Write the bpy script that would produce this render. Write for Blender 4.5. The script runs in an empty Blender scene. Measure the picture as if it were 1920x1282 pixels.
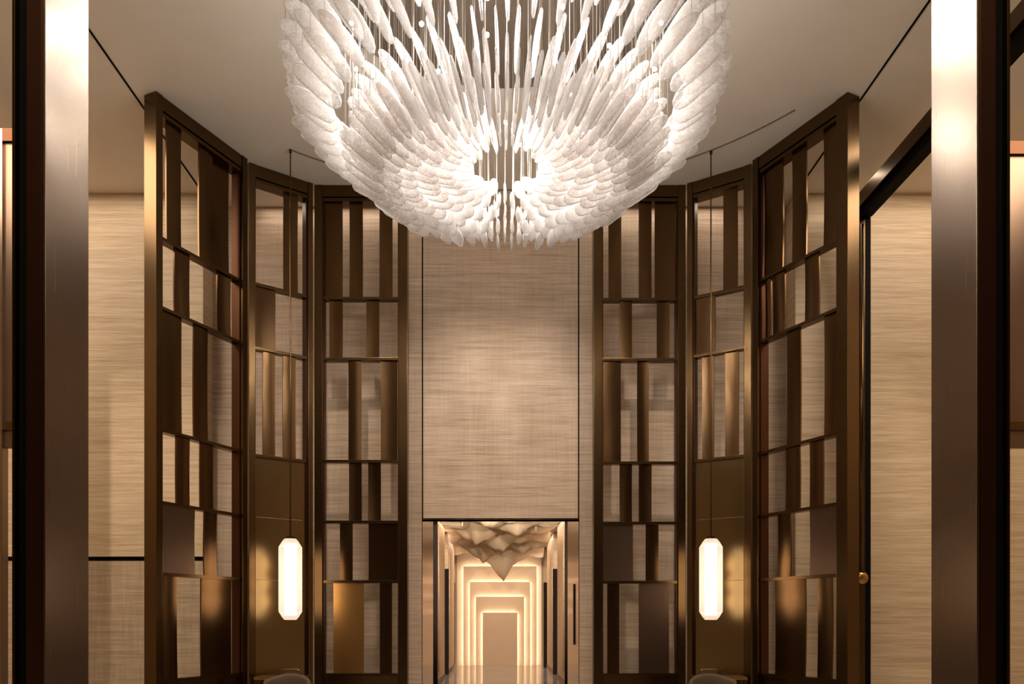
import bpy, bmesh, math, random
from mathutils import Vector, Matrix
random.seed(7)
S = bpy.context.scene
COL = S.collection

# ------------------------------------------------------------------ camera
F, CX, HZ, EYE = 1500.0, 936.0, 1160.0, 1.5       # photo frame 1920 x 1282
cam = bpy.data.cameras.new('camera')
cam.lens = F / 1920 * 36; cam.sensor_width = 36; cam.sensor_fit = 'HORIZONTAL'
cam.shift_x = (960 - CX) / 1920; cam.shift_y = (HZ - 641) / 1920
cam.clip_start = 0.05; cam.clip_end = 200
co = bpy.data.objects.new('camera', cam); COL.objects.link(co)
co.location = (0, 0, EYE); co.rotation_euler = (math.pi / 2, 0, 0)
S.camera = co

# ------------------------------------------------------------------ world, exposure
w = bpy.data.worlds.new('world'); S.world = w; w.use_nodes = True
w.node_tree.nodes['Background'].inputs[0].default_value = (1.0, 0.78, 0.58, 1)
w.node_tree.nodes['Background'].inputs[1].default_value = 0.10
S.view_settings.view_transform = 'Standard'; S.view_settings.look = 'None'
S.view_settings.exposure = 0.22; S.view_settings.gamma = 1.0
S.view_settings.use_curve_mapping = False
S.cycles.use_denoising = True
S.cycles.max_bounces = 8; S.cycles.diffuse_bounces = 4; S.cycles.glossy_bounces = 4
S.cycles.transparent_max_bounces = 12; S.cycles.transmission_bounces = 4
S.cycles.sample_clamp_indirect = 3.0
S.cycles.caustics_reflective = False; S.cycles.caustics_refractive = False

WARM = (1.0, 0.86, 0.71)
ZC = EYE + 813 * 11.2 / 1500                      # ceiling height 7.57

def light(kind, loc, power, size=1.0, sy=None, col=WARM, rot=(0, 0, 0), spot=None, blend=0.6, name='fill_light'):
    l = bpy.data.lights.new(name, kind); l.energy = power; l.color = col
    if kind == 'AREA':
        l.size = size
        if sy: l.shape = 'RECTANGLE'; l.size_y = sy
    else:
        l.shadow_soft_size = size
    if spot: l.spot_size = math.radians(spot); l.spot_blend = blend
    o = bpy.data.objects.new(name, l); COL.objects.link(o); o.location = loc; o.rotation_euler = rot
    return o
# fill lights added out of view to brighten the side bays and hall
light('AREA', (-6.2, 8.2, ZC - 0.03), 250, 2.4, 3.0)
light('AREA', (6.4, 8.2, ZC - 0.03), 250, 2.4, 3.0)
light('AREA', (0, 0.5, ZC - 0.03), 260, 5.0, 1.6)
# more added fill: narrow unseen area lights washing the clad back wall
for sx in (-1, 1):
    light('AREA', (sx * 2.4, 11.58, ZC - 0.02), 6, 2.2, 0.12)
    light('AREA', (sx * 5.6, 10.9, ZC - 0.02), 10, 2.4, 0.12)
# chandelier lamps
CY, CXC = 7.0, 0.058
LAMPS = []
for n, r, z, p in ((1, 0.0, 5.80, 10), (6, 0.60, 6.14, 6.5), (10, 0.95, 6.16, 19), (15, 1.34, 6.36, 9)):
    for k in range(n):
        a = 2 * math.pi * (k + 0.25) / n
        q = (CXC + r * math.cos(a), CY + r * math.sin(a), z)
        LAMPS.append(q)
        # each lamp throws most of its light downward, a little upward
        light('SPOT', q, p, 0.022, col=(1, 0.97, 0.94), spot=168, blend=0.15, name='chandelier_downlight')
        light('POINT', q, p * 0.42, 0.035, col=(1, 0.97, 0.94), name='chandelier_bulb_light')
# added spots without visible fixtures, brightening the lower clad walls and the centre
def aim(loc, to, power, spot, name='wall_fill_spot'):
    o = light('SPOT', loc, power, 0.06, spot=spot, blend=1.0, name=name)
    o.rotation_euler = (Vector(to) - Vector(loc)).to_track_quat('-Z', 'Y').to_euler()
for sx in (-1, 1):
    aim((sx * 5.0, 7.4, ZC - 0.05), (sx * 5.3, 11.4, 1.2), 640, 58)
    aim((sx * 2.0, 8.7, ZC - 0.05), (sx * 2.0, 11.8, 1.6), 330, 58)
for sx in (-1, 1):
    aim((sx * 0.9, 9.5, ZC - 0.05), (sx * 0.25, 11.8, 4.0), 190, 50)
# corridor: overhead area fills added to brighten it; spotlights at the opening
light('AREA', (0, 24.5, 3.80), 46, 2.2, 1.2, col=(1, 0.84, 0.66), name='corridor_fill')
light('AREA', (0, 14.6, 3.80), 85, 2.2, 1.6, col=(1, 0.84, 0.66), name='corridor_fill')
for sx in (-1, 1):
    light('AREA', (sx * 1.27, 19.5, 3.82), 32, 0.14, 9.0, col=(1, 0.84, 0.66), name='corridor_fill')
    light('SPOT', (sx * 0.62, 12.95, 3.25), 1100, 0.03, col=(1, 0.86, 0.70), rot=(math.radians(86), 0, 0), spot=60, name='corridor_spotlight')

# ------------------------------------------------------------------ materials
def mat(name):
    m = bpy.data.materials.new(name); m.use_nodes = True
    nt = m.node_tree
    return m, nt, nt.nodes['Principled BSDF']
def N(nt, t, **k):
    n = nt.nodes.new(t)
    for a, b in k.items(): setattr(n, a, b)
    return n
def texmap(nt, scale, coord='Object'):
    tc = N(nt, 'ShaderNodeTexCoord'); mp = N(nt, 'ShaderNodeMapping')
    mp.inputs['Scale'].default_value = scale
    nt.links.new(tc.outputs[coord], mp.inputs[0]); return mp
def noise(nt, mp, scale, detail=3, rough=0.5):
    n = N(nt, 'ShaderNodeTexNoise'); n.inputs['Scale'].default_value = scale
    n.inputs['Detail'].default_value = detail; n.inputs['Roughness'].default_value = rough
    nt.links.new(mp.outputs[0], n.inputs['Vector']); return n
def ramp(nt, src, stops):
    r = N(nt, 'ShaderNodeValToRGB')
    while len(r.color_ramp.elements) < len(stops): r.color_ramp.elements.new(0.5)
    for e, (p, c) in zip(r.color_ramp.elements, stops): e.position = p; e.color = (*c, 1)
    nt.links.new(src, r.inputs[0]); return r
def bump(nt, src, strength, dist=0.01):
    b = N(nt, 'ShaderNodeBump'); b.inputs['Strength'].default_value = strength
    b.inputs['Distance'].default_value = dist; nt.links.new(src, b.inputs['Height']); return b

def metal(name, col, rough=0.32, spread=0.02):
    m, nt, b = mat(name)
    mp = texmap(nt, (60, 60, 0.7)); n = noise(nt, mp, 3.0, 3)
    mp2 = texmap(nt, (1, 1, 0.6)); n2 = noise(nt, mp2, 1.2, 2)
    r = ramp(nt, n2.outputs[0], [(0.3, tuple(c * 0.92 for c in col)), (0.7, tuple(min(1, c * 1.08) for c in col))])
    nt.links.new(r.outputs[0], b.inputs['Base Color'])
    b.inputs['Metallic'].default_value = 1
    mr = N(nt, 'ShaderNodeMapRange'); mr.inputs['To Min'].default_value = rough - spread / 2; mr.inputs['To Max'].default_value = rough + spread / 2
    nt.links.new(n.outputs[0], mr.inputs[0]); nt.links.new(mr.outputs[0], b.inputs['Roughness'])
    return m
BRONZE = metal('bronze_frame', (0.105, 0.062, 0.026), 0.27)
PANEL = metal('bronze_panel', (0.112, 0.062, 0.027), 0.25)
PANEL_D = metal('dark_bronze_panel', (0.16, 0.105, 0.072), 0.33)
PANEL_G = metal('golden_bronze_panel', (0.46, 0.26, 0.085), 0.32)
PLATE = metal('bronze_back_plate', (0.19, 0.132, 0.062), 0.22)
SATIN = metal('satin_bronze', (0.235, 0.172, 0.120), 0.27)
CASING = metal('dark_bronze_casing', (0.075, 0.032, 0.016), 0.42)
def plain(name, col, rough=0.6, metallic=0, vary=0.1):
    m, nt, b = mat(name)
    mp = texmap(nt, (1, 1, 1)); n = noise(nt, mp, 2.5, 3)
    r = ramp(nt, n.outputs[0], [(0.3, tuple(c * (1 - vary) for c in col)), (0.7, tuple(min(1, c * (1 + vary)) for c in col))])
    nt.links.new(r.outputs[0], b.inputs['Base Color'])
    b.inputs['Roughness'].default_value = rough; b.inputs['Metallic'].default_value = metallic
    if max(col) < 0.03: b.inputs['Specular IOR Level'].default_value = 0.08
    return m
BLACK = plain('black_recess', (0.004, 0.003, 0.002), 0.7)
CEIL = plain('ceiling_paint', (0.76, 0.69, 0.60), 0.55, vary=0.02)
def straw(name, c0, c1, weave_dapple=0.0):
    m, nt, b = mat(name)
    mp = texmap(nt, (0.35, 0.35, 9.0)); n = noise(nt, mp, 2.2, 6, 0.62)
    mp2 = texmap(nt, (0.9, 0.9, 34.0)); n2 = noise(nt, mp2, 2.5, 4, 0.6)
    mx = N(nt, 'ShaderNodeMix', data_type='RGBA', blend_type='OVERLAY'); mx.inputs[0].default_value = 0.55
    r = ramp(nt, n.outputs[0], [(0.34, c0), (0.66, c1)])
    nt.links.new(r.outputs[0], mx.inputs[6]); nt.links.new(n2.outputs[0], mx.inputs[7])
    last = mx.outputs[2]
    if weave_dapple:  # vertical streaks: real weave on the lower panel, painted light dapple on the centre
        mp3 = texmap(nt, (16, 16, 0.8)); n3 = noise(nt, mp3, 2.0, 3)
        m3 = N(nt, 'ShaderNodeMix', data_type='RGBA', blend_type='OVERLAY'); m3.inputs[0].default_value = weave_dapple
        nt.links.new(last, m3.inputs[6]); nt.links.new(n3.outputs[0], m3.inputs[7]); last = m3.outputs[2]
    nt.links.new(last, b.inputs['Base Color'])
    b.inputs['Roughness'].default_value = 0.48
    bp = bump(nt, n2.outputs[0], 0.25, 0.004); nt.links.new(bp.outputs[0], b.inputs['Normal'])
    return m
STRAW = straw('straw_wallcovering', (0.50, 0.355, 0.215), (0.66, 0.49, 0.31))
STRAW_C = straw('straw_wallcovering_centre', (0.46, 0.325, 0.215), (0.62, 0.46, 0.33), 0.15)  # streak overlay puts the chandelier's dappled light into the wall colour
STRAW_D = straw('straw_wallcovering_lower', (0.38, 0.27, 0.17), (0.48, 0.355, 0.23), 0.25)
WOOD = straw('corridor_veneer', (0.50, 0.32, 0.18), (0.62, 0.42, 0.25))
JAMB = metal('polished_jamb', (0.27, 0.175, 0.11), 0.22)

def marble():
    m, nt, b = mat('polished_marble')
    mp = texmap(nt, (1, 1, 1)); n = noise(nt, mp, 0.9, 8, 0.65); n.inputs['Distortion'].default_value = 1.5
    r = ramp(nt, n.outputs[0], [(0.30, (0.26, 0.23, 0.20)), (0.50, (0.50, 0.46, 0.41)), (0.62, (0.32, 0.29, 0.26))])
    nt.links.new(r.outputs[0], b.inputs['Base Color']); b.inputs['Roughness'].default_value = 0.08
    return m
MARBLE = marble()

def emit(name, col, strength):
    m = bpy.data.materials.new(name); m.use_nodes = True; nt = m.node_tree
    nt.nodes.remove(nt.nodes['Principled BSDF'])
    e = N(nt, 'ShaderNodeEmission'); e.inputs[0].default_value = (*col, 1); e.inputs[1].default_value = strength
    nt.links.new(e.outputs[0], nt.nodes['Material Output'].inputs[0]); return m
BULB = emit('bulb_glow', (1, 0.86, 0.72), 30)
LED = emit('led_strip', (1, 0.88, 0.72), 19)
LAMPCORE = emit('lantern_core', (1, 0.84, 0.70), 3.2)

def leaf_glass():
    m = bpy.data.materials.new('bubbled_leaf_glass'); m.use_nodes = True; nt = m.node_tree
    b = nt.nodes['Principled BSDF']
    mp = texmap(nt, (1, 1, 1)); n = noise(nt, mp, 32, 6, 0.72)
    v = N(nt, 'ShaderNodeTexVoronoi'); v.inputs['Scale'].default_value = 75; nt.links.new(mp.outputs[0], v.inputs['Vector'])
    b.inputs['Base Color'].default_value = (0.84, 0.82, 0.80, 1); b.inputs['Roughness'].default_value = 0.09
    b.inputs['IOR'].default_value = 1.5
    bp = bump(nt, n.outputs[0], 0.9, 0.015); bp2 = bump(nt, v.outputs['Distance'], 0.5, 0.006)
    nt.links.new(bp.outputs[0], bp2.inputs['Normal']); nt.links.new(bp2.outputs[0], b.inputs['Normal'])
    tl = N(nt, 'ShaderNodeBsdfTranslucent'); tl.inputs[0].default_value = (0.86, 0.85, 0.84, 1)
    nt.links.new(bp2.outputs[0], tl.inputs['Normal'])
    tp = N(nt, 'ShaderNodeBsdfTransparent'); tp.inputs[0].default_value = (0.97, 0.94, 0.92, 1)
    m1 = N(nt, 'ShaderNodeMixShader'); m1.inputs[0].default_value = 0.45
    nt.links.new(b.outputs[0], m1.inputs[1]); nt.links.new(tl.outputs[0], m1.inputs[2])
    m2 = N(nt, 'ShaderNodeMixShader')
    # clearer where faced, milky at bubbles and at grazing rims
    lw = N(nt, 'ShaderNodeLayerWeight'); lw.inputs[0].default_value = 0.62
    mr = N(nt, 'ShaderNodeMapRange'); mr.inputs['From Min'].default_value = 0.30; mr.inputs['From Max'].default_value = 0.66
    mr.inputs['To Min'].default_value = 0.05; mr.inputs['To Max'].default_value = 0.58
    nt.links.new(n.outputs[0], mr.inputs[0])
    ad = N(nt, 'ShaderNodeMath', operation='MAXIMUM'); nt.links.new(mr.outputs[0], ad.inputs[0]); nt.links.new(lw.outputs['Facing'], ad.inputs[1])
    nt.links.new(ad.outputs[0], m2.inputs[0])
    nt.links.new(tp.outputs[0], m2.inputs[1]); nt.links.new(m1.outputs[0], m2.inputs[2])
    nt.links.new(m2.outputs[0], nt.nodes['Material Output'].inputs[0])
    return m
LEAF = leaf_glass()
def lantern_glass():
    m = bpy.data.materials.new('frosted_lantern_glass'); m.use_nodes = True; nt = m.node_tree
    b = nt.nodes['Principled BSDF']
    b.inputs['Base Color'].default_value = (0.95, 0.88, 0.82, 1); b.inputs['Roughness'].default_value = 0.1
    tl = N(nt, 'ShaderNodeBsdfTranslucent'); tl.inputs[0].default_value = (0.98, 0.90, 0.84, 1)
    tp = N(nt, 'ShaderNodeBsdfTransparent')
    m1 = N(nt, 'ShaderNodeMixShader'); m1.inputs[0].default_value = 0.75
    nt.links.new(b.outputs[0], m1.inputs[1]); nt.links.new(tl.outputs[0], m1.inputs[2])
    m2 = N(nt, 'ShaderNodeMixShader'); m2.inputs[0].default_value = 0.45
    nt.links.new(tp.outputs[0], m2.inputs[1]); nt.links.new(m1.outputs[0], m2.inputs[2])
    nt.links.new(m2.outputs[0], nt.nodes['Material Output'].inputs[0]); return m
LGLASS = lantern_glass()
WIRE = plain('steel_wire', (0.42, 0.36, 0.30), 0.4, 0.6)
CANOPY = plain('dark_canopy', (0.16, 0.125, 0.095), 0.35, 0.3)
PLASTER = plain('draped_plaster', (0.86, 0.72, 0.56), 0.6, vary=0.03)
_nt = PLASTER.node_tree
_t = N(_nt, 'ShaderNodeBsdfTranslucent'); _t.inputs[0].default_value = (1.0, 0.93, 0.82, 1)
_m = N(_nt, 'ShaderNodeMixShader'); _m.inputs[0].default_value = 0.5
_nt.links.new(_nt.nodes['Principled BSDF'].outputs[0], _m.inputs[1]); _nt.links.new(_t.outputs[0], _m.inputs[2])
_nt.links.new(_m.outputs[0], _nt.nodes['Material Output'].inputs[0])
FABRIC = plain('tan_upholstery', (0.095, 0.058, 0.030), 0.7)
DARKWOOD = plain('dark_wood', (0.014, 0.008, 0.006), 0.6)
NICHE = plain('niche_panel', (0.55, 0.38, 0.245), 0.6, vary=0.03)

# ------------------------------------------------------------------ mesh helpers
def link(name, me, m, parent=None, smooth=False):
    o = bpy.data.objects.new(name, me); COL.objects.link(o)
    if m and not me.materials: me.materials.append(m)
    if smooth:
        for p in me.polygons: p.use_smooth = True
    if parent: o.parent = parent
    return o
def bmbox(bm, lo, hi):
    vs = [bm.verts.new((x, y, z)) for x in (lo[0], hi[0]) for y in (lo[1], hi[1]) for z in (lo[2], hi[2])]
    for f in ((0, 1, 3, 2), (4, 6, 7, 5), (0, 4, 5, 1), (2, 3, 7, 6), (0, 2, 6, 4), (1, 5, 7, 3)):
        bm.faces.new([vs[i] for i in f])
    return vs
def fin(bm, name, m, parent=None, smooth=False, bevel=0):
    bmesh.ops.recalc_face_normals(bm, faces=bm.faces)
    if bevel: bmesh.ops.bevel(bm, geom=list(bm.edges), offset=bevel, segments=2, affect='EDGES', profile=0.7)
    me = bpy.data.meshes.new(name); bm.to_mesh(me); bm.free()
    return link(name, me, m, parent, smooth)
def box(name, lo, hi, m, parent=None, bevel=0):
    lo, hi = [min(a, b) for a, b in zip(lo, hi)], [max(a, b) for a, b in zip(lo, hi)]
    bm = bmesh.new(); bmbox(bm, lo, hi); return fin(bm, name, m, parent, bevel=bevel)
def tube(bm, p0, p1, r, n=10, r1=None):
    p0, p1 = Vector(p0), Vector(p1); d = p1 - p0
    q = d.to_track_quat('Z', 'Y'); r1 = r if r1 is None else r1
    A = [bm.verts.new(p0 + q @ Vector((r * math.cos(2 * math.pi * k / n), r * math.sin(2 * math.pi * k / n), 0))) for k in range(n)]
    B = [bm.verts.new(p1 + q @ Vector((r1 * math.cos(2 * math.pi * k / n), r1 * math.sin(2 * math.pi * k / n), 0))) for k in range(n)]
    for k in range(n): bm.faces.new((A[k], A[(k + 1) % n], B[(k + 1) % n], B[k]))
    bm.faces.new(A[::-1]); bm.faces.new(B)
def empty(name, loc, label, cat, group=None, rz=0):
    o = bpy.data.objects.new(name, None); COL.objects.link(o); o.location = loc; o.rotation_euler = (0, 0, rz)
    o.empty_display_size = 0.1
    o['label'] = label; o['category'] = cat
    if group: o['group'] = group
    return o
def tag(o, label, cat, group=None):
    o['label'] = label; o['category'] = cat
    if group: o['group'] = group
    return o
def struct(o, label=None, cat=None):
    o['kind'] = 'structure'
    if label: o['label'] = label
    if cat: o['category'] = cat
    return o
def zof(y, d): return EYE + (HZ - y) * d / F
def xof(x, d): return (x - CX) * d / F

# ------------------------------------------------------------------ the room
struct(box('floor', (-9, -6, -0.1), (9, 26.4, 0), MARBLE), 'polished grey veined marble floor running into the corridor', 'floor')
struct(box('ceiling', (-9, -6, ZC), (9, 12.4, ZC + 0.1), CEIL), 'plain beige painted ceiling above the chandelier', 'ceiling')
WY, OY = 11.79, 11.41           # inner and outer back wall planes
SX = 4.225
DW0, DW1 = xof(792, WY), xof(1085, WY); DTOP = zof(973, WY)
wb = box('wall_back', (-SX, WY + 0.03, DTOP), (SX, WY + 0.30, ZC), BLACK)
struct(wb, 'wall above and beside the corridor opening', 'wall')
g = 0.010
# three clad fields divided by dark joints, plus the two flanks
def clad(name, x0, x1, z0, z1, m, lab=None, y=WY, th=0.03, parent=wb):
    o = box(name, (x0, y, z0), (x1, y + th, z1), m, parent)
    if lab: o['label'] = lab
    return o
clad('cladding_panel', DW0 + g, DW1 - g, DTOP + 0.015, ZC, STRAW_C, 'straw-clad panel above the corridor opening')
clad('cladding_panel', -SX, DW0 - g, 0, ZC, STRAW_C, 'straw-clad field left of the opening')
clad('cladding_panel', DW1 + g, SX, 0, ZC, STRAW_C, 'straw-clad field right of the opening')
box('wall_core', (-SX, WY + 0.03, 0), (DW0 - 0.02, WY + 0.30, DTOP), BLACK, wb)
box('wall_core', (DW1 + 0.02, WY + 0.03, 0), (SX, WY + 0.30, DTOP), BLACK, wb)
for sx, nm in ((-1, 'left'), (1, 'right')):
    z0 = zof(1043, OY) if sx < 0 else 0
    o = box('wall_%s_back' % nm if False else ('wall_left_bay' if sx < 0 else 'wall_right_bay'),
            (sx * SX, OY, z0), (sx * 9, OY + 0.7, ZC), STRAW)
    struct(o, 'straw-clad side wall seen beyond the %s bronze screens' % nm, 'wall')
    if sx < 0:
        gz = zof(1050, OY)
        box('shadow_gap', (sx * SX, OY + 0.03, gz - 0.01), (sx * 9, OY + 0.7, z0), BLACK, o)
        p = box('lower_panel', (sx * SX, OY + 0.012, 0), (sx * 9, OY + 0.7, gz - 0.01), STRAW_D, o)
        p['label'] = 'darker woven panel below the groove'
    struct(box('wall_left' if sx < 0 else 'wall_right', (sx * 9, -6, 0), (sx * 9.15, 12.4, ZC), STRAW), 'outer side wall on the %s' % nm, 'wall')
    # shadow joint in the ceiling running to the wall step
    struct(box('trim_%d' % (1 if sx < 0 else 2), (sx * SX - 0.012, 0.5, ZC - 0.006), (sx * SX + 0.012, OY, ZC + 0.002), BLACK),
           'dark joint line in the ceiling along the %s side' % nm, 'trim')
struct(box('wall_front', (-9, -6.15, 0), (9, -6, ZC), CASING), 'dark wall behind the viewpoint', 'wall')
# curved ceiling groove passing over the lanterns
bm = bmesh.new()
a0, a1, n, R = math.radians(36), math.radians(129), 60, 4.32
prev = None
for k in range(n + 1):
    a = a0 + (a1 - a0) * k / n; c, s = math.cos(a), math.sin(a)
    ring = [bm.verts.new((r * c + 0.03, 7.0 + r * s, z)) for r, z in ((R - 0.012, ZC + 0.002), (R - 0.012, ZC - 0.006), (R + 0.012, ZC - 0.006), (R + 0.012, ZC + 0.002))]
    if prev:
        for i in range(4): bm.faces.new((prev[i], prev[(i + 1) % 4], ring[(i + 1) % 4], ring[i]))
    prev = ring
struct(fin(bm, 'trim_3', plain('groove_shade', (0.22, 0.18, 0.14), 0.7)), 'thin curved groove line in the ceiling over the lanterns', 'trim')

# ------------------------------------------------------------------ bronze screens
def P(x, d): return (xof(x, d), d)
def screen(A, B, px, rows, label, rng, solid=None, x_off=0.0):
    """A,B: plan positions of the two post faces; px: frame pixel limits; rows: (transom y at the mid line, [(x0,x1,kind)])"""
    A, B = Vector(A), Vector(B); d = (B - A); L = d.length; ang = math.atan2(d.y, d.x)
    root = empty('bronze_screen', (A.x, A.y, 0), label, 'screen', 'bronze screens around the hall', ang)
    # in the root's frame x runs along the screen, y points away from the hall's middle
    def tpix(x):       # pixel column -> distance along the screen
        k = (x - CX) / F
        return (k * A.y - A.x) / (d.x - k * d.y) * L
    def depth(t): return A.y + d.y * t / L
    pw, dp = 0.05, 0.17
    t0, t1 = tpix(px[0]), tpix(px[1])
    zt = ZC - 0.005
    def bx(name, x0, x1, y0, y1, z0, z1, m, bev=0.004):
        return box(name, (x0, y0, z0), (x1, y1, z1), m, root, bev)
    bx('post', min(0, t0 - 0.02), t0, -0.02, dp, 0, zt, BRONZE)
    bx('post', t1, max(L, t1 + 0.02), -0.02, dp, 0, zt, BRONZE)
    bx('inner_stile', t0, t0 + 0.018, 0.02, dp - 0.02, 0, zt, CASING, 0)
    bx('inner_stile', t1 - 0.018, t1, 0.02, dp - 0.02, 0, zt, CASING, 0)
    bx('top_rail', t0, t1, -0.01, dp, zt - 0.16, zt, BRONZE)
    bx('top_trim', t0, t1, 0.0, dp, zt - 0.22, zt - 0.175, BRONZE)
    ztop = zt - 0.22
    zs = []
    for (xr, y, cols) in rows:
        z = zof(y, depth(tpix(xr))) if y else None
        zs.append(z)
    hi = ztop; pj = False
    for i, (xr, y, cols) in enumerate(rows):
        lo = zs[i] if y else 0.0
        joint = y and cols[0][2] == 'p'
        if y and not joint:
            bx('transom', t0, t1, 0.015, 0.125, lo - 0.020, lo + 0.020, BRONZE, 0.003)
        zlo, zhi = lo + (0.003 if joint else 0.020 if y else 0), hi - (0.003 if pj else 0.020 if i else 0)
        for (x0, x1, kind) in cols:
            a, b = max(t0 + 0.002, tpix(x0)), min(t1 - 0.002, tpix(x1))
            rec = 0.05 if kind == 'r' else 0
            m = {'b': PANEL, 'r': PANEL, 'd': PANEL_D, 'g': PANEL_G, 'p': PLATE}[kind]
            # softly bowed sheet with a folded depth
            bm = bmesh.new(); nx, nz = 4, 10
            bow = rng.uniform(0.004, 0.012) * (0 if kind == 'p' else 1); sgn = 0 if kind == 'p' else rng.choice((-1, 1))
            tw = rng.uniform(-0.006, 0.006) * (0 if kind == 'p' else 1)
            gridf, gridb = [], []
            for j in range(nz + 1):
                v = j / nz; rf, rb = [], []
                for q in range(nx + 1):
                    u = q / nx
                    yy = 0.045 + rec + bow * 4 * v * (1 - v) + sgn * 0.007 * 4 * u * (1 - u) + tw * (u - 0.5) * (2 * v - 1)
                    X = a + (b - a) * u; Z = zlo + (zhi - zlo) * v
                    rf.append(bm.verts.new((X, yy, Z))); rb.append(bm.verts.new((X, yy + 0.022, Z)))
                gridf.append(rf); gridb.append(rb)
            for j in range(nz):
                for q in range(nx):
                    bm.faces.new((gridf[j][q], gridf[j][q + 1], gridf[j + 1][q + 1], gridf[j + 1][q]))
                    bm.faces.new((gridb[j][q], gridb[j + 1][q], gridb[j + 1][q + 1], gridb[j][q + 1]))
                bm.faces.new((gridf[j][0], gridf[j + 1][0], gridb[j + 1][0], gridb[j][0]))
                bm.faces.new((gridf[j][nx], gridb[j][nx], gridb[j + 1][nx], gridf[j + 1][nx]))
            for q in range(nx):
                bm.faces.new((gridf[0][q], gridb[0][q], gridb[0][q + 1], gridf[0][q + 1]))
                bm.faces.new((gridf[nz][q], gridf[nz][q + 1], gridb[nz][q + 1], gridb[nz][q]))
            bm.normal_update()
            bmesh.ops.recalc_face_normals(bm, faces=bm.faces)
            for e in bm.edges: e.smooth = e.calc_face_angle(0) < 0.5
            o = fin(bm, 'panel', m, root, True)
            if kind == 'g': o['label'] = 'golden bronze panel'
            if kind == 'p': o['label'] = 'wide bronze back plate behind the lantern'
            if kind == 'd': o['label'] = 'dark bronze panel'
        hi = lo; pj = joint
    return root
rng = random.Random(3)
# left, outer to centre
screen((-3.96, 9.2), P(462, 10.56), (303, 453), [
    (308, 447, [(318, 345, 'b'), (379, 404, 'b'), (405, 440, 'r')]),
    (308, 577, [(333, 361, 'b'), (413, 438, 'b')]),
    (308, 806, [(308, 346, 'b'), (369, 395, 'b')]),
    (308, 942, [(336, 361, 'b'), (381, 405, 'b')]),
    (308, 1076, [(308, 371, 'd'), (389, 412, 'b')]),
    (308, 1277, [(312, 338, 'b'), (383, 439, 'b')]),
    (308, None, [(308, 450, 'b')])],
    'tall bronze lattice screen furthest left, angled toward the viewer', rng)
screen(P(466, 10.64), P(586, 11.16), (478, 577), [
    (480, 531, [(534.5, 561, 'b')]),
    (480, 651, [(480, 519, 'b')]),
    (480, 853, [(495, 518, 'b'), (533, 557, 'b')]),
    (480, 968, [(478, 577, 'p')]), (480, 1086, [(478, 577, 'p')]),
    (480, None, [(478, 577, 'p')])],
    'narrow bronze screen behind the left hanging lantern', rng)
screen(P(590, 11.2), P(764, 11.2), (605, 748), [
    (650, 558, [(605, 641, 'b'), (654, 679, 'b'), (710.5, 735, 'b')]),
    (650, 672, [(616, 641, 'b'), (686, 710, 'b')]),
    (650, 864, [(652, 676, 'b'), (713, 744, 'b')]),
    (650, 978, [(653, 677, 'b'), (689, 713, 'b')]),
    (650, 1090, [(636, 660, 'b'), (690, 746, 'b')]),
    (650, 1265, [(624, 681, 'g'), (711, 734, 'b')]),
    (650, None, [(606, 747, 'b')])],
    'bronze screen directly left of the centre wall, with one golden panel', rng)
screen(P(1113, 11.2), P(1285, 11.2), (1129, 1271), [
    (1200, 560, [(1142, 1166, 'b'), (1199, 1223, 'b'), (1229, 1268, 'b')]),
    (1200, 673, [(1163, 1186, 'b'), (1233, 1257, 'b')]),
    (1200, 867, [(1130, 1165, 'b'), (1196, 1218, 'b')]),
    (1200, 980, [(1163, 1186, 'b'), (1199, 1223, 'b')]),
    (1200, 1091, [(1130, 1188, 'd'), (1212, 1236, 'b')]),
    (1200, 1265, [(1139.5, 1162, 'b'), (1199, 1256, 'd')]),
    (1200, None, [(1130, 1270, 'b')])],
    'bronze screen directly right of the centre wall', rng)
screen(P(1289, 11.16), P(1409, 10.68), (1299, 1396), [
    (1390, 537, [(1354, 1381, 'b')]),
    (1390, 651, [(1299, 1339, 'b')]),
    (1390, 854, [(1314, 1336, 'b'), (1357.5, 1383, 'b')]),
    (1390, 968, [(1299, 1396, 'p')]), (1390, 1087, [(1299, 1396, 'p')]),
    (1390, None, [(1299, 1396, 'p')])],
    'narrow bronze screen behind the right hanging lantern', rng)
screen(P(1413, 10.6), (4.03, 9.22), (1423, 1570), [
    (1568, 449, [(1428, 1462, 'b'), (1480, 1506, 'b'), (1539, 1568, 'b')]),
    (1568, 578, [(1430, 1440, 'b'), (1444, 1466, 'b'), (1504, 1530, 'b')]),
    (1568, 812, [(1470, 1495, 'b'), (1540, 1568, 'b')]),
    (1568, 944, [(1468, 1494, 'b'), (1513, 1538, 'b')]),
    (1568, 1078, [(1453, 1476, 'b'), (1513, 1567, 'd')]),
    (1568, 1277, [(1448, 1504, 'b'), (1527, 1554, 'b')]),
    (1568, None, [(1424, 1569, 'b')])],
    'tall bronze lattice screen furthest right, angled toward the viewer', rng)

# ------------------------------------------------------------------ near portal pillars
def pillar(sx, xr, label):
    root = empty('bronze_pillar', (sx * xr, 3.5, 0), label, 'pillar')
    def b(name, x0, x1, y0, y1, m, lab=None, bev=0.003):
        o = box(name, (sx * x0, y0, 0), (sx * x1, y1, ZC - 0.005), m, root, bev)
        if lab: o['label'] = lab
        return o
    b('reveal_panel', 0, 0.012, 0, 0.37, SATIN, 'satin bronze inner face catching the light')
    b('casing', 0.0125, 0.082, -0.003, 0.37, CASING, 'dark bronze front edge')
    b('recess', 0.082, 0.132, 0.03, 0.33, BLACK, 'black recess')
    b('outer_strip', 0.132, 0.146, 0.0, 0.35, BRONZE, 'thin bronze edge strip')
    return root
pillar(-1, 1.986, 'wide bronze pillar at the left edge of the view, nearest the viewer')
pillar(1, 2.09, 'wide bronze pillar at the right edge of the view, nearest the viewer')

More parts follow.
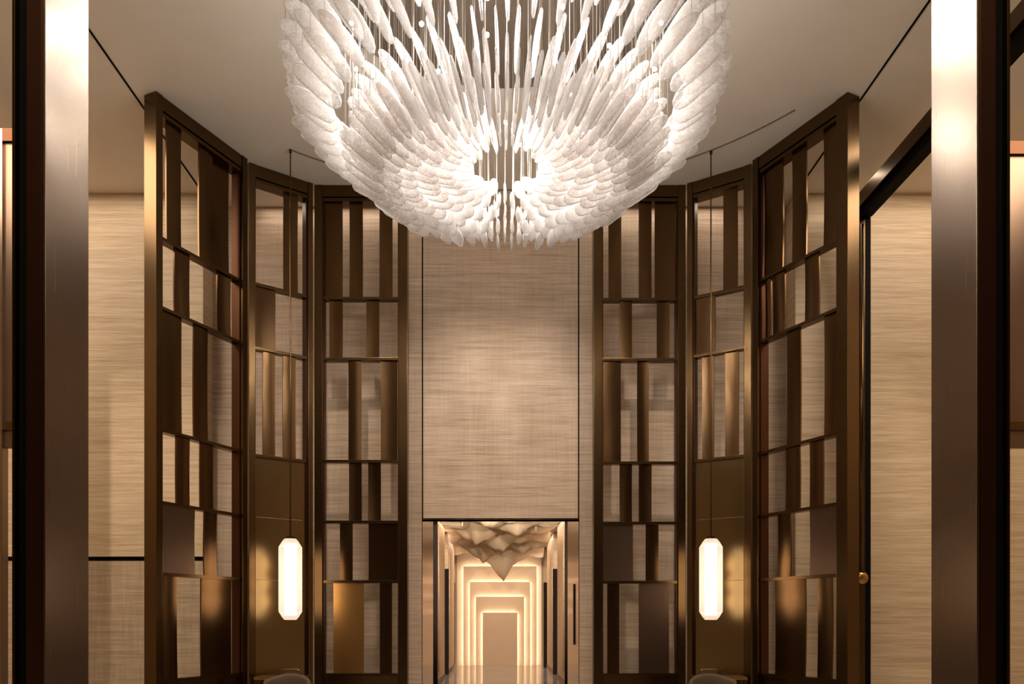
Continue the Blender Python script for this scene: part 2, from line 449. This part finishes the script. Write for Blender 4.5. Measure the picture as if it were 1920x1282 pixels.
# ------------------------------------------------------------------ right side frame with beam and door pull
t = empty('portal_frame', (4.83, 10.8, 0), 'dark bronze frame with high beam beyond the right screen', 'frame')
box('beam', (0, -6.6, 7.03), (0.06, 0.0, 7.22), BRONZE, t, 0.004)
box('beam_soffit', (0.06, -6.6, 6.93), (0.20, 0.0, 7.20), BLACK, t)
box('post', (0, 0, 0), (0.11, 0.3, 7.22), BRONZE, t, 0.004)
box('post_recess', (0.11, 0.03, 0), (0.20, 0.3, 7.2), BLACK, t)
bm = bmesh.new(); tube(bm, (0.045, -0.05, 2.05), (0.045, -0.05, 6.8), 0.028, 14)
pull = fin(bm, 'pull_bar', BRONZE, t, True)
bm = bmesh.new(); bmesh.ops.create_uvsphere(bm, u_segments=20, v_segments=12, radius=0.085)
bmesh.ops.scale(bm, vec=(1, 0.5, 1), verts=bm.verts)
bmesh.ops.translate(bm, vec=(0.045, -0.05, 2.05), verts=bm.verts)
fin(bm, 'pull_cup', PANEL_G, pull, True)['label'] = 'rounded golden lower end of the pull bar'

# side screens glimpsed outside the pillars
def side_screen(sx, x0, x1, y, rail0, rail1, label):
    root = empty('side_screen', (0, y, 0), label, 'screen')
    z = lambda py: zof(py, y)
    box('post', (x0 - 0.1, 0, 0), (x0, 0.12, z(rail0)), SATIN, root, 0.003)
    box('post', (x1, 0, 0), (x1 + 0.1, 0.12, z(rail0)), BRONZE, root, 0.003)
    box('top_rail', (x0, 0, z(rail0 + 24)), (x1, 0.12, z(rail0)), CASING, root, 0.003)
    box('panel', (x0, 0.04, z(790)), (x1, 0.07, z(rail0 + 24)), PANEL_D, root)
    box('middle_rail', (x0, 0, z(806)), (x1, 0.12, z(790)), BRONZE, root, 0.003)
    box('lower_rail', (x0, 0.03, z(838)), (x1, 0.10, z(807)), PANEL_D, root, 0.003)
    return root
side_screen(-1, xof(4, 9.6), xof(90, 9.6), 9.6, 240, 800, 'bronze side screen glimpsed left of the left pillar')
side_screen(1, xof(1850, 9.6), xof(1960, 9.6), 9.6, 264, 800, 'bronze side screen glimpsed right of the right pillar')

# ------------------------------------------------------------------ corridor
CW, CE, CZ = 1.38, 25.6, 3.85
struct(box('ceiling_corridor', (-2.2, 12.09, CZ), (2.2, 26.3, CZ + 0.1), CEIL), 'corridor ceiling above the draped sculpture', 'ceiling')
JY = 13.7
for sx, dx, nm in ((-1, DW0, 'left'), (1, DW1, 'right')):
    o = box('trim_%d' % (4 if sx < 0 else 5), (dx, WY + 0.001, 0), (dx + sx * 0.10, JY, DTOP if False else CZ), JAMB)
    struct(o, 'polished bronze-brown jamb on the %s of the opening' % nm, 'door frame')
    if sx > 0:
        box('pull_recess', (dx - 0.012, 12.35, zof(1208, 12.5)), (dx + 0.01, 12.55, zof(1095, 12.5)), BLACK, o)
    wl = box('wall_corridor_%s' % nm, (sx * (CW + 0.35), JY, 0), (sx * (CW + 0.5), 26.2, CZ), CASING)
    struct(wl, 'dark corridor wall recess on the %s' % nm, 'wall')
    for k, (y0, y1) in enumerate(((17.7, 20.1), (21.6, 24.4))):
        c = empty('wood_pilaster', ((-1.37, 1.46)[sx > 0], y0, 0), '%s pale veneered pilaster on the %s corridor wall' % (('nearer', 'farther')[k], nm), 'pilaster')
        box('face', (0, 0, 0.12), (sx * 0.26, y1 - y0, CZ - 0.01), WOOD, c, 0.005)
        box('plinth', (-sx * 0.015, -0.015, 0), (sx * 0.26, y1 - y0 + 0.015, 0.12), CASING, c)
        box('inset_strip', (-sx * 0.01, 0.35, 0.3), (sx * 0.001, 0.42, CZ - 0.2), SATIN, c)
        box('dark_edge', (-sx * 0.012, -0.05, 0), (sx * 0.26, -0.02, (CZ - 0.01, 2.85)[k]), DARKWOOD, c)
# header over the opening
for sx, nm in ((-1, 'left'), (1, 'right')):
    tag(box('dark_post', (sx * 1.375, 24.6, 0), (sx * 1.72, 25.0, 2.62), DARKWOOD), 'dark post beside the glowing end wall, %s side' % nm, 'post')
struct(box('trim_6', (DW0, WY, DTOP), (DW1, WY + 0.28, DTOP + 0.012), BRONZE), 'thin bronze head of the corridor opening', 'trim')
struct(box('wall_corridor_end', (-2.2, CE + 0.53, 0), (2.2, CE + 0.63, CZ), NICHE), 'end wall of the corridor', 'wall')
t = empty('glowing_portal', (0, CE, 0), 'stack of backlit nested rectangular frames closing the corridor', 'wall panel')
specs = [(69.5, 1060), (57, 1090), (45.5, 1118), (32.5, 1148)]
yb = 0.5
box('backing_panel', (-1.38, 0.44, 0), (1.379, 0.5, CZ - 0.01), NICHE, t)
for i, (hw, ty) in enumerate(specs):
    d = CE + 0.34 - i * 0.11
    W = hw * CE / F; H = zof(ty, CE); x0 = xof(937.5, CE)
    yf = 0.34 - i * 0.11
    slab = box('slab', (x0 - W, yf - 0.03, 0), (x0 + W, yf, H), NICHE, t, 0.004)
    for (a, b, c, e) in ((x0 - W + 0.03, 0, x0 - W + 0.05, H - 0.03), (x0 + W - 0.05, 0, x0 + W - 0.03, H - 0.03), (x0 - W + 0.05, H - 0.05, x0 + W - 0.05, H - 0.03)):
        box('light_strip', (a, yf + 0.02, b), (c, yf + 0.05, e), LED, slab)

# draped plaster sculpture under the corridor ceiling
t = empty('draped_sculpture', (0, 19, CZ), 'cream draped petal-like sculpture hanging under the corridor ceiling', 'sculpture')
r2 = random.Random(11)
sheets = [(14.6, 17.0, -0.25, 0.30), (15.8, 18.2, 0.45, 0.36), (17.0, 19.4, -0.55, 0.42), (18.2, 20.6, 0.1, 0.55), (19.4, 21.8, 0.6, 0.50),
          (20.3, 22.6, -0.45, 0.62), (21.2, 23.6, 0.12, 1.10)]
for (y0, y1, tx, sag) in sheets:
    bm = bmesh.new(); nu, nv = 60, 24; G = []
    ph = r2.uniform(0, 6); dirn = r2.choice((-1, 1))
    for j in range(nv + 1):
        v = j / nv; row = []
        for i in range(nu + 1):
            u = -1 + 2 * i / nu; x = u * 1.25
            cone = math.exp(-abs(x - tx) / 0.42)
            ridge = abs(math.sin(3.1 * u + 2.4 * v * dirn + ph)) * 0.16 + abs(math.sin(6.3 * u - 3.7 * v + ph * 2)) * 0.07
            ridge += 0.06 * abs(math.sin(6 * math.atan2(1.3 * (v - 1.0), x - tx) + ph))
            z = -0.12 - sag * (0.25 + 0.75 * cone) * (1 - abs(2 * v - 1.15)) ** 0.8 if abs(2 * v - 1.15) < 1 else -0.12
            row.append(bm.verts.new((x, y0 + (y1 - y0) * v + 0.12 * math.sin(4 * u + ph) - 19, z - ridge * (0.4 + 0.6 * v) + 0.05)))
        G.append(row)
    for j in range(nv):
        for i in range(nu): bm.faces.new((G[j][i], G[j][i + 1], G[j + 1][i + 1], G[j + 1][i]))
    bmesh.ops.solidify(bm, geom=list(bm.faces), thickness=0.02)
    fin(bm, 'draped_sheet', PLASTER, t, True)
for (x, y) in ((-0.75, 16.3), (0.8, 17.4), (-0.3, 18.6), (0.1, 19.6), (0.7, 20.8), (-0.6, 21.4), (0.1, 22.4)):
    bm = bmesh.new(); tube(bm, (x, y - 19, -0.45), (x, y - 19, 0), 0.006, 6); fin(bm, 'hanging_rod', WIRE, t)
for k, x in enumerate((-0.86, -0.74, -0.62, 0.44, 0.56, 0.68)):
    o = empty('spotlight', (x, 13.0, CZ), 'small ceiling spotlight inside the corridor opening, %s' % ('leftmost of the left three', 'middle of the left three', 'rightmost of the left three', 'leftmost of the right three', 'middle of the right three', 'rightmost of the right three')[k], 'light', 'spotlights inside the corridor opening')
    bm = bmesh.new(); tube(bm, (0, 0, -0.5), (0, 0, 0), 0.02, 10); fin(bm, 'stem', BRONZE, o)
    bm = bmesh.new(); tube(bm, (0, 0, -0.56), (0, 0, -0.5), 0.038, 12); fin(bm, 'lens', BULB, o)

# ------------------------------------------------------------------ chandelier
root = empty('chandelier', (CXC, CY, ZC), 'huge round bowl chandelier of bubbled glass leaves hung on wires', 'chandelier')
root_z = ZC
bm = bmesh.new()
bmesh.ops.create_cone(bm, cap_ends=True, segments=96, radius1=2.08, radius2=2.08, depth=0.05)
bmesh.ops.translate(bm, vec=(0, 0, -0.027), verts=bm.verts)
fin(bm, 'canopy', CANOPY, root)['label'] = 'dark round ceiling plate'
def leaf_mesh(L, W, T, seed):
    r = random.Random(seed); bm = bmesh.new(); n = 9; rings = []; K = 8
    for i in range(n + 1):
        s = i / n
        wv = W * (math.sin(math.pi * min(1, 0.10 + 0.90 * s) ** 0.85) ** 0.55 if 0 < s < 1 else 0.22)
        wv = W * (0.30 + 0.70 * math.sin(math.pi * (0.12 + 0.80 * s)) ** 0.7)
        if i == 0: wv = W * 0.50
        if i == n: wv = W * 0.40
        th = T * (0.65 + 0.35 * math.sin(math.pi * s))
        cz = 0.05 * math.sin(math.pi * s) * L + r.uniform(-0.003, 0.003)
        ring = []
        for k in range(K):
            a = 2 * math.pi * k / K
            ring.append(bm.verts.new((s * L + (0 if 0 < i < n else 0), th / 2 * math.sin(a) * (1.25 if k % 2 else 1), cz + wv / 2 * math.cos(a))))
        rings.append(ring)
    for i in range(n):
        for k in range(K): bm.faces.new((rings[i][k], rings[i][(k + 1) % K], rings[i + 1][(k + 1) % K], rings[i + 1][k]))
    tipc = bm.verts.new((-0.020, 0, 0.0)); endc = bm.verts.new((L + 0.015, 0, 0))
    for k in range(K):
        bm.faces.new((tipc, rings[0][(k + 1) % K], rings[0][k])); bm.faces.new((endc, rings[n][k], rings[n][(k + 1) % K]))
    bmesh.ops.recalc_face_normals(bm, faces=bm.faces)
    me = bpy.data.meshes.new('leaf'); bm.to_mesh(me); bm.free(); me.materials.append(LEAF)
    for p in me.polygons: p.use_smooth = True
    return me
inner = [leaf_mesh(0.40, 0.145, 0.024, i) for i in range(3)]
outer = [leaf_mesh(0.42, 0.180, 0.026, 10 + i) for i in range(3)]
H0 = EYE
rows = [  # tip radius, tip height above eye, tilt deg, count, set
    (0.31, 3.93, 17, 24, 0), (0.45, 3.88, 20, 30, 0), (0.62, 3.84, 23, 36, 0), (0.79, 3.79, 27, 42, 0), (0.94, 3.77, 32, 48, 0), (1.08, 3.76, 36, 54, 0),
    (1.02, 3.90, 37, 50, 0), (1.04, 4.06, 41, 50, 0),
    (1.47, 4.17, 31, 52, 1), (1.52, 4.32, 34, 52, 1), (1.55, 4.48, 37, 52, 1)]
inst = []
for ri, (rho, h, tilt, cnt, st) in enumerate(rows):
    for k in range(cnt):
        a = 2 * math.pi * (k + 0.5 * (ri % 2)) / cnt + math.pi / 2
        rj = rho + random.uniform(-0.02, 0.02); hj = h + random.uniform(-0.02, 0.02)
        tl = math.radians(tilt + random.uniform(-4, 4))
        M = Matrix.Translation((rj * math.cos(a), rj * math.sin(a), H0 + hj - root_z)) @ Matrix.Rotation(a, 4, 'Z') @ Matrix.Rotation(-tl, 4, 'Y') @ Matrix.Rotation(random.uniform(-0.12, 0.12), 4, 'X')
        me = (outer if st else inner)[random.randrange(3)]
        L = 0.40
        top = M @ Vector((L * 0.93, 0, 0.0))
        wp = Vector((CXC, CY, root_z)) + M.translation
        # how large it shows: near and in frame
        py = HZ - (wp.z - EYE) * F / wp.y
        vis = (1.0 / wp.y) * (1 if py > -20 else 0) * (0.55 + 0.6 * abs(math.cos(a)) if True else 1)
        inst.append((vis, M, me, top))
order = sorted(range(len(inst)), key=lambda i: -inst[i][0])
verts, faces = [], []
wires = bmesh.new()
for rank, i in enumerate(order):
    vis, M, me, top = inst[i]
    if rank < 300:
        o = bpy.data.objects.new('leaf', me); COL.objects.link(o); o.parent = root; o.matrix_local = M
    else:
        b = len(verts)
        verts += [M @ v.co for v in me.vertices]
        faces += [tuple(b + q for q in p.vertices) for p in me.polygons]
    # hanging wire
    s = 0.0016
    vs = [wires.verts.new((top.x + dx * s, top.y + dy * s, z)) for z in (top.z, -0.05) for dx, dy in ((-1, -1), (1, -1), (0, 1.2))]
    for q in range(3): wires.faces.new((vs[q], vs[(q + 1) % 3], vs[3 + (q + 1) % 3], vs[3 + q]))
me = bpy.data.meshes.new('leaf_cluster'); me.from_pydata([tuple(v) for v in verts], [], faces); me.materials.append(LEAF)
for p in me.polygons: p.use_smooth = True
o = bpy.data.objects.new('leaf_cluster', me); COL.objects.link(o); o.parent = root; o['kind'] = 'stuff'; o['label'] = 'the many further glass leaves of the bowl'
o = fin(wires, 'suspension_wires', WIRE, root); o['kind'] = 'stuff'
bme = None
for (x, y, z) in LAMPS:
    if bme is None:
        bm = bmesh.new(); bmesh.ops.create_icosphere(bm, subdivisions=2, radius=0.019)
        bme = bpy.data.meshes.new('bulb'); bm.to_mesh(bme); bm.free(); bme.materials.append(BULB)
    o = bpy.data.objects.new('bulb', bme); COL.objects.link(o); o.parent = root
    o.location = (x - CXC, y - CY, z - root_z + 0.045)

# ------------------------------------------------------------------ lanterns
def lantern(px, d, label):
    x = xof(px, d); z0, z1 = zof(1162, d), zof(1010, d)
    t = empty('lantern', (x, d, ZC), label, 'lantern', 'hanging lanterns before the screens')
    z0 -= ZC; z1 -= ZC
    w = 0.150
    bm = bmesh.new(); rings = []
    for (z, r) in ((z0, 0.075), (z0 + 0.035, 0.105), (z0 + 0.11, w), (z1 - 0.11, w), (z1 - 0.035, 0.105), (z1, 0.075)):
        rings.append([bm.verts.new((r * math.cos(math.pi / 4 * (k + 0.5)), r * math.sin(math.pi / 4 * (k + 0.5)), z)) for k in range(8)])
    for i in range(5):
        for k in range(8): bm.faces.new((rings[i][k], rings[i][(k + 1) % 8], rings[i + 1][(k + 1) % 8], rings[i + 1][k]))
    bm.faces.new(rings[0][::-1]); bm.faces.new(rings[-1])
    fin(bm, 'glass_shade', LGLASS, t)
    bm = bmesh.new(); tube(bm, (0, 0, z0 + 0.06), (0, 0, z1 - 0.06), 0.078, 16); fin(bm, 'light_core', LAMPCORE, t, True)
    bm = bmesh.new(); tube(bm, (0, 0, z1), (0, 0, z1 + 0.03), 0.05, 16); fin(bm, 'top_cap', BRONZE, t)
    bm = bmesh.new(); tube(bm, (0, 0, z1 + 0.03), (0, 0, -0.04), 0.009, 8); fin(bm, 'hanging_rod', BRONZE, t)
    bm = bmesh.new(); tube(bm, (0, 0, -0.04), (0, 0, 0), 0.018, 16); fin(bm, 'ceiling_rose', BRONZE, t)
    for dz in (0.25, 0.5, 0.75):
        light('POINT', (x, d, ZC + z0 + (z1 - z0) * dz), 7, 0.16, col=(1, 0.72, 0.46), name='lantern_light')
lantern(544.5, 10.35, 'glowing faceted glass lantern hanging before the left narrow screen')
lantern(1333, 10.38, 'glowing faceted glass lantern hanging before the right narrow screen')

# ------------------------------------------------------------------ console tables and armchairs at the foot of the narrow screens
def furniture(px0, px1, pxc, d, side):
    x0, x1 = xof(px0, d), xof(px1, d); zt = zof(1267, d)
    t = empty('console_table', ((x0 + x1) / 2, d, 0), 'bronze-topped console table behind the %s armchair' % side, 'table')
    hw = (x1 - x0) / 2
    box('top', (-hw, -0.15, zt - 0.04), (hw, 0.15, zt), PANEL_G, t, 0.006)
    for a in (-1, 1):
        for b in (-1, 1):
            box('leg', (a * hw - a * 0.05, b * 0.14 - b * 0.04, 0), (a * hw, b * 0.14, zt - 0.04), BRONZE, t)
    dc = d - 0.75; xc = xof(pxc, dc); zb = zof(1264, dc)
    c = empty('armchair', (xc, dc, 0), 'low tan armchair with a small top handle, before the %s console table' % side, 'chair')
    bm = bmesh.new(); prev = None; n = 16
    for k in range(n + 1):      # barrel back: curved slab, back towards the table
        a = math.pi * (k / n); c_, s_ = math.cos(a), math.sin(a); top = zb - 0.07 * abs(c_) ** 2
        ring = [bm.verts.new((r * c_, r * s_ * 0.75, z)) for r, z in ((0.24, 0.30), (0.30, 0.30), (0.29, top - 0.03), (0.27, top), (0.25, top - 0.01), (0.235, top - 0.04))]
        if prev:
            for i in range(6): bm.faces.new((prev[i], prev[(i + 1) % 6], ring[(i + 1) % 6], ring[i]))
        else: first = ring
        prev = ring
    bm.faces.new(first); bm.faces.new(prev[::-1])
    fin(bm, 'backrest', FABRIC, c, True)
    box('seat', (-0.25, -0.28, 0.28), (0.25, 0.17, 0.44), FABRIC, c, 0.03)
    for a in (-1, 1):
        for b in (-0.24, 0.12):
            bm = bmesh.new(); tube(bm, (a * 0.2, b, 0.0), (a * 0.21, b, 0.29), 0.014, 8, 0.02); fin(bm, 'leg', BRONZE, c)
    bm = bmesh.new(); hw = 0.10; zz = zof(1257, dc)
    pts = [(-hw, 0.195, zb - 0.02), (-hw, 0.195, zz - 0.01), (-hw + 0.012, 0.195, zz), (hw - 0.012, 0.195, zz), (hw, 0.195, zz - 0.01), (hw, 0.195, zb - 0.02)]
    for p, q in zip(pts, pts[1:]): tube(bm, p, q, 0.008, 8)
    fin(bm, 'handle', SATIN, c)
furniture(482, 578, 538, 10.45, 'left')
furniture(1298, 1395, 1337, 10.45, 'right')
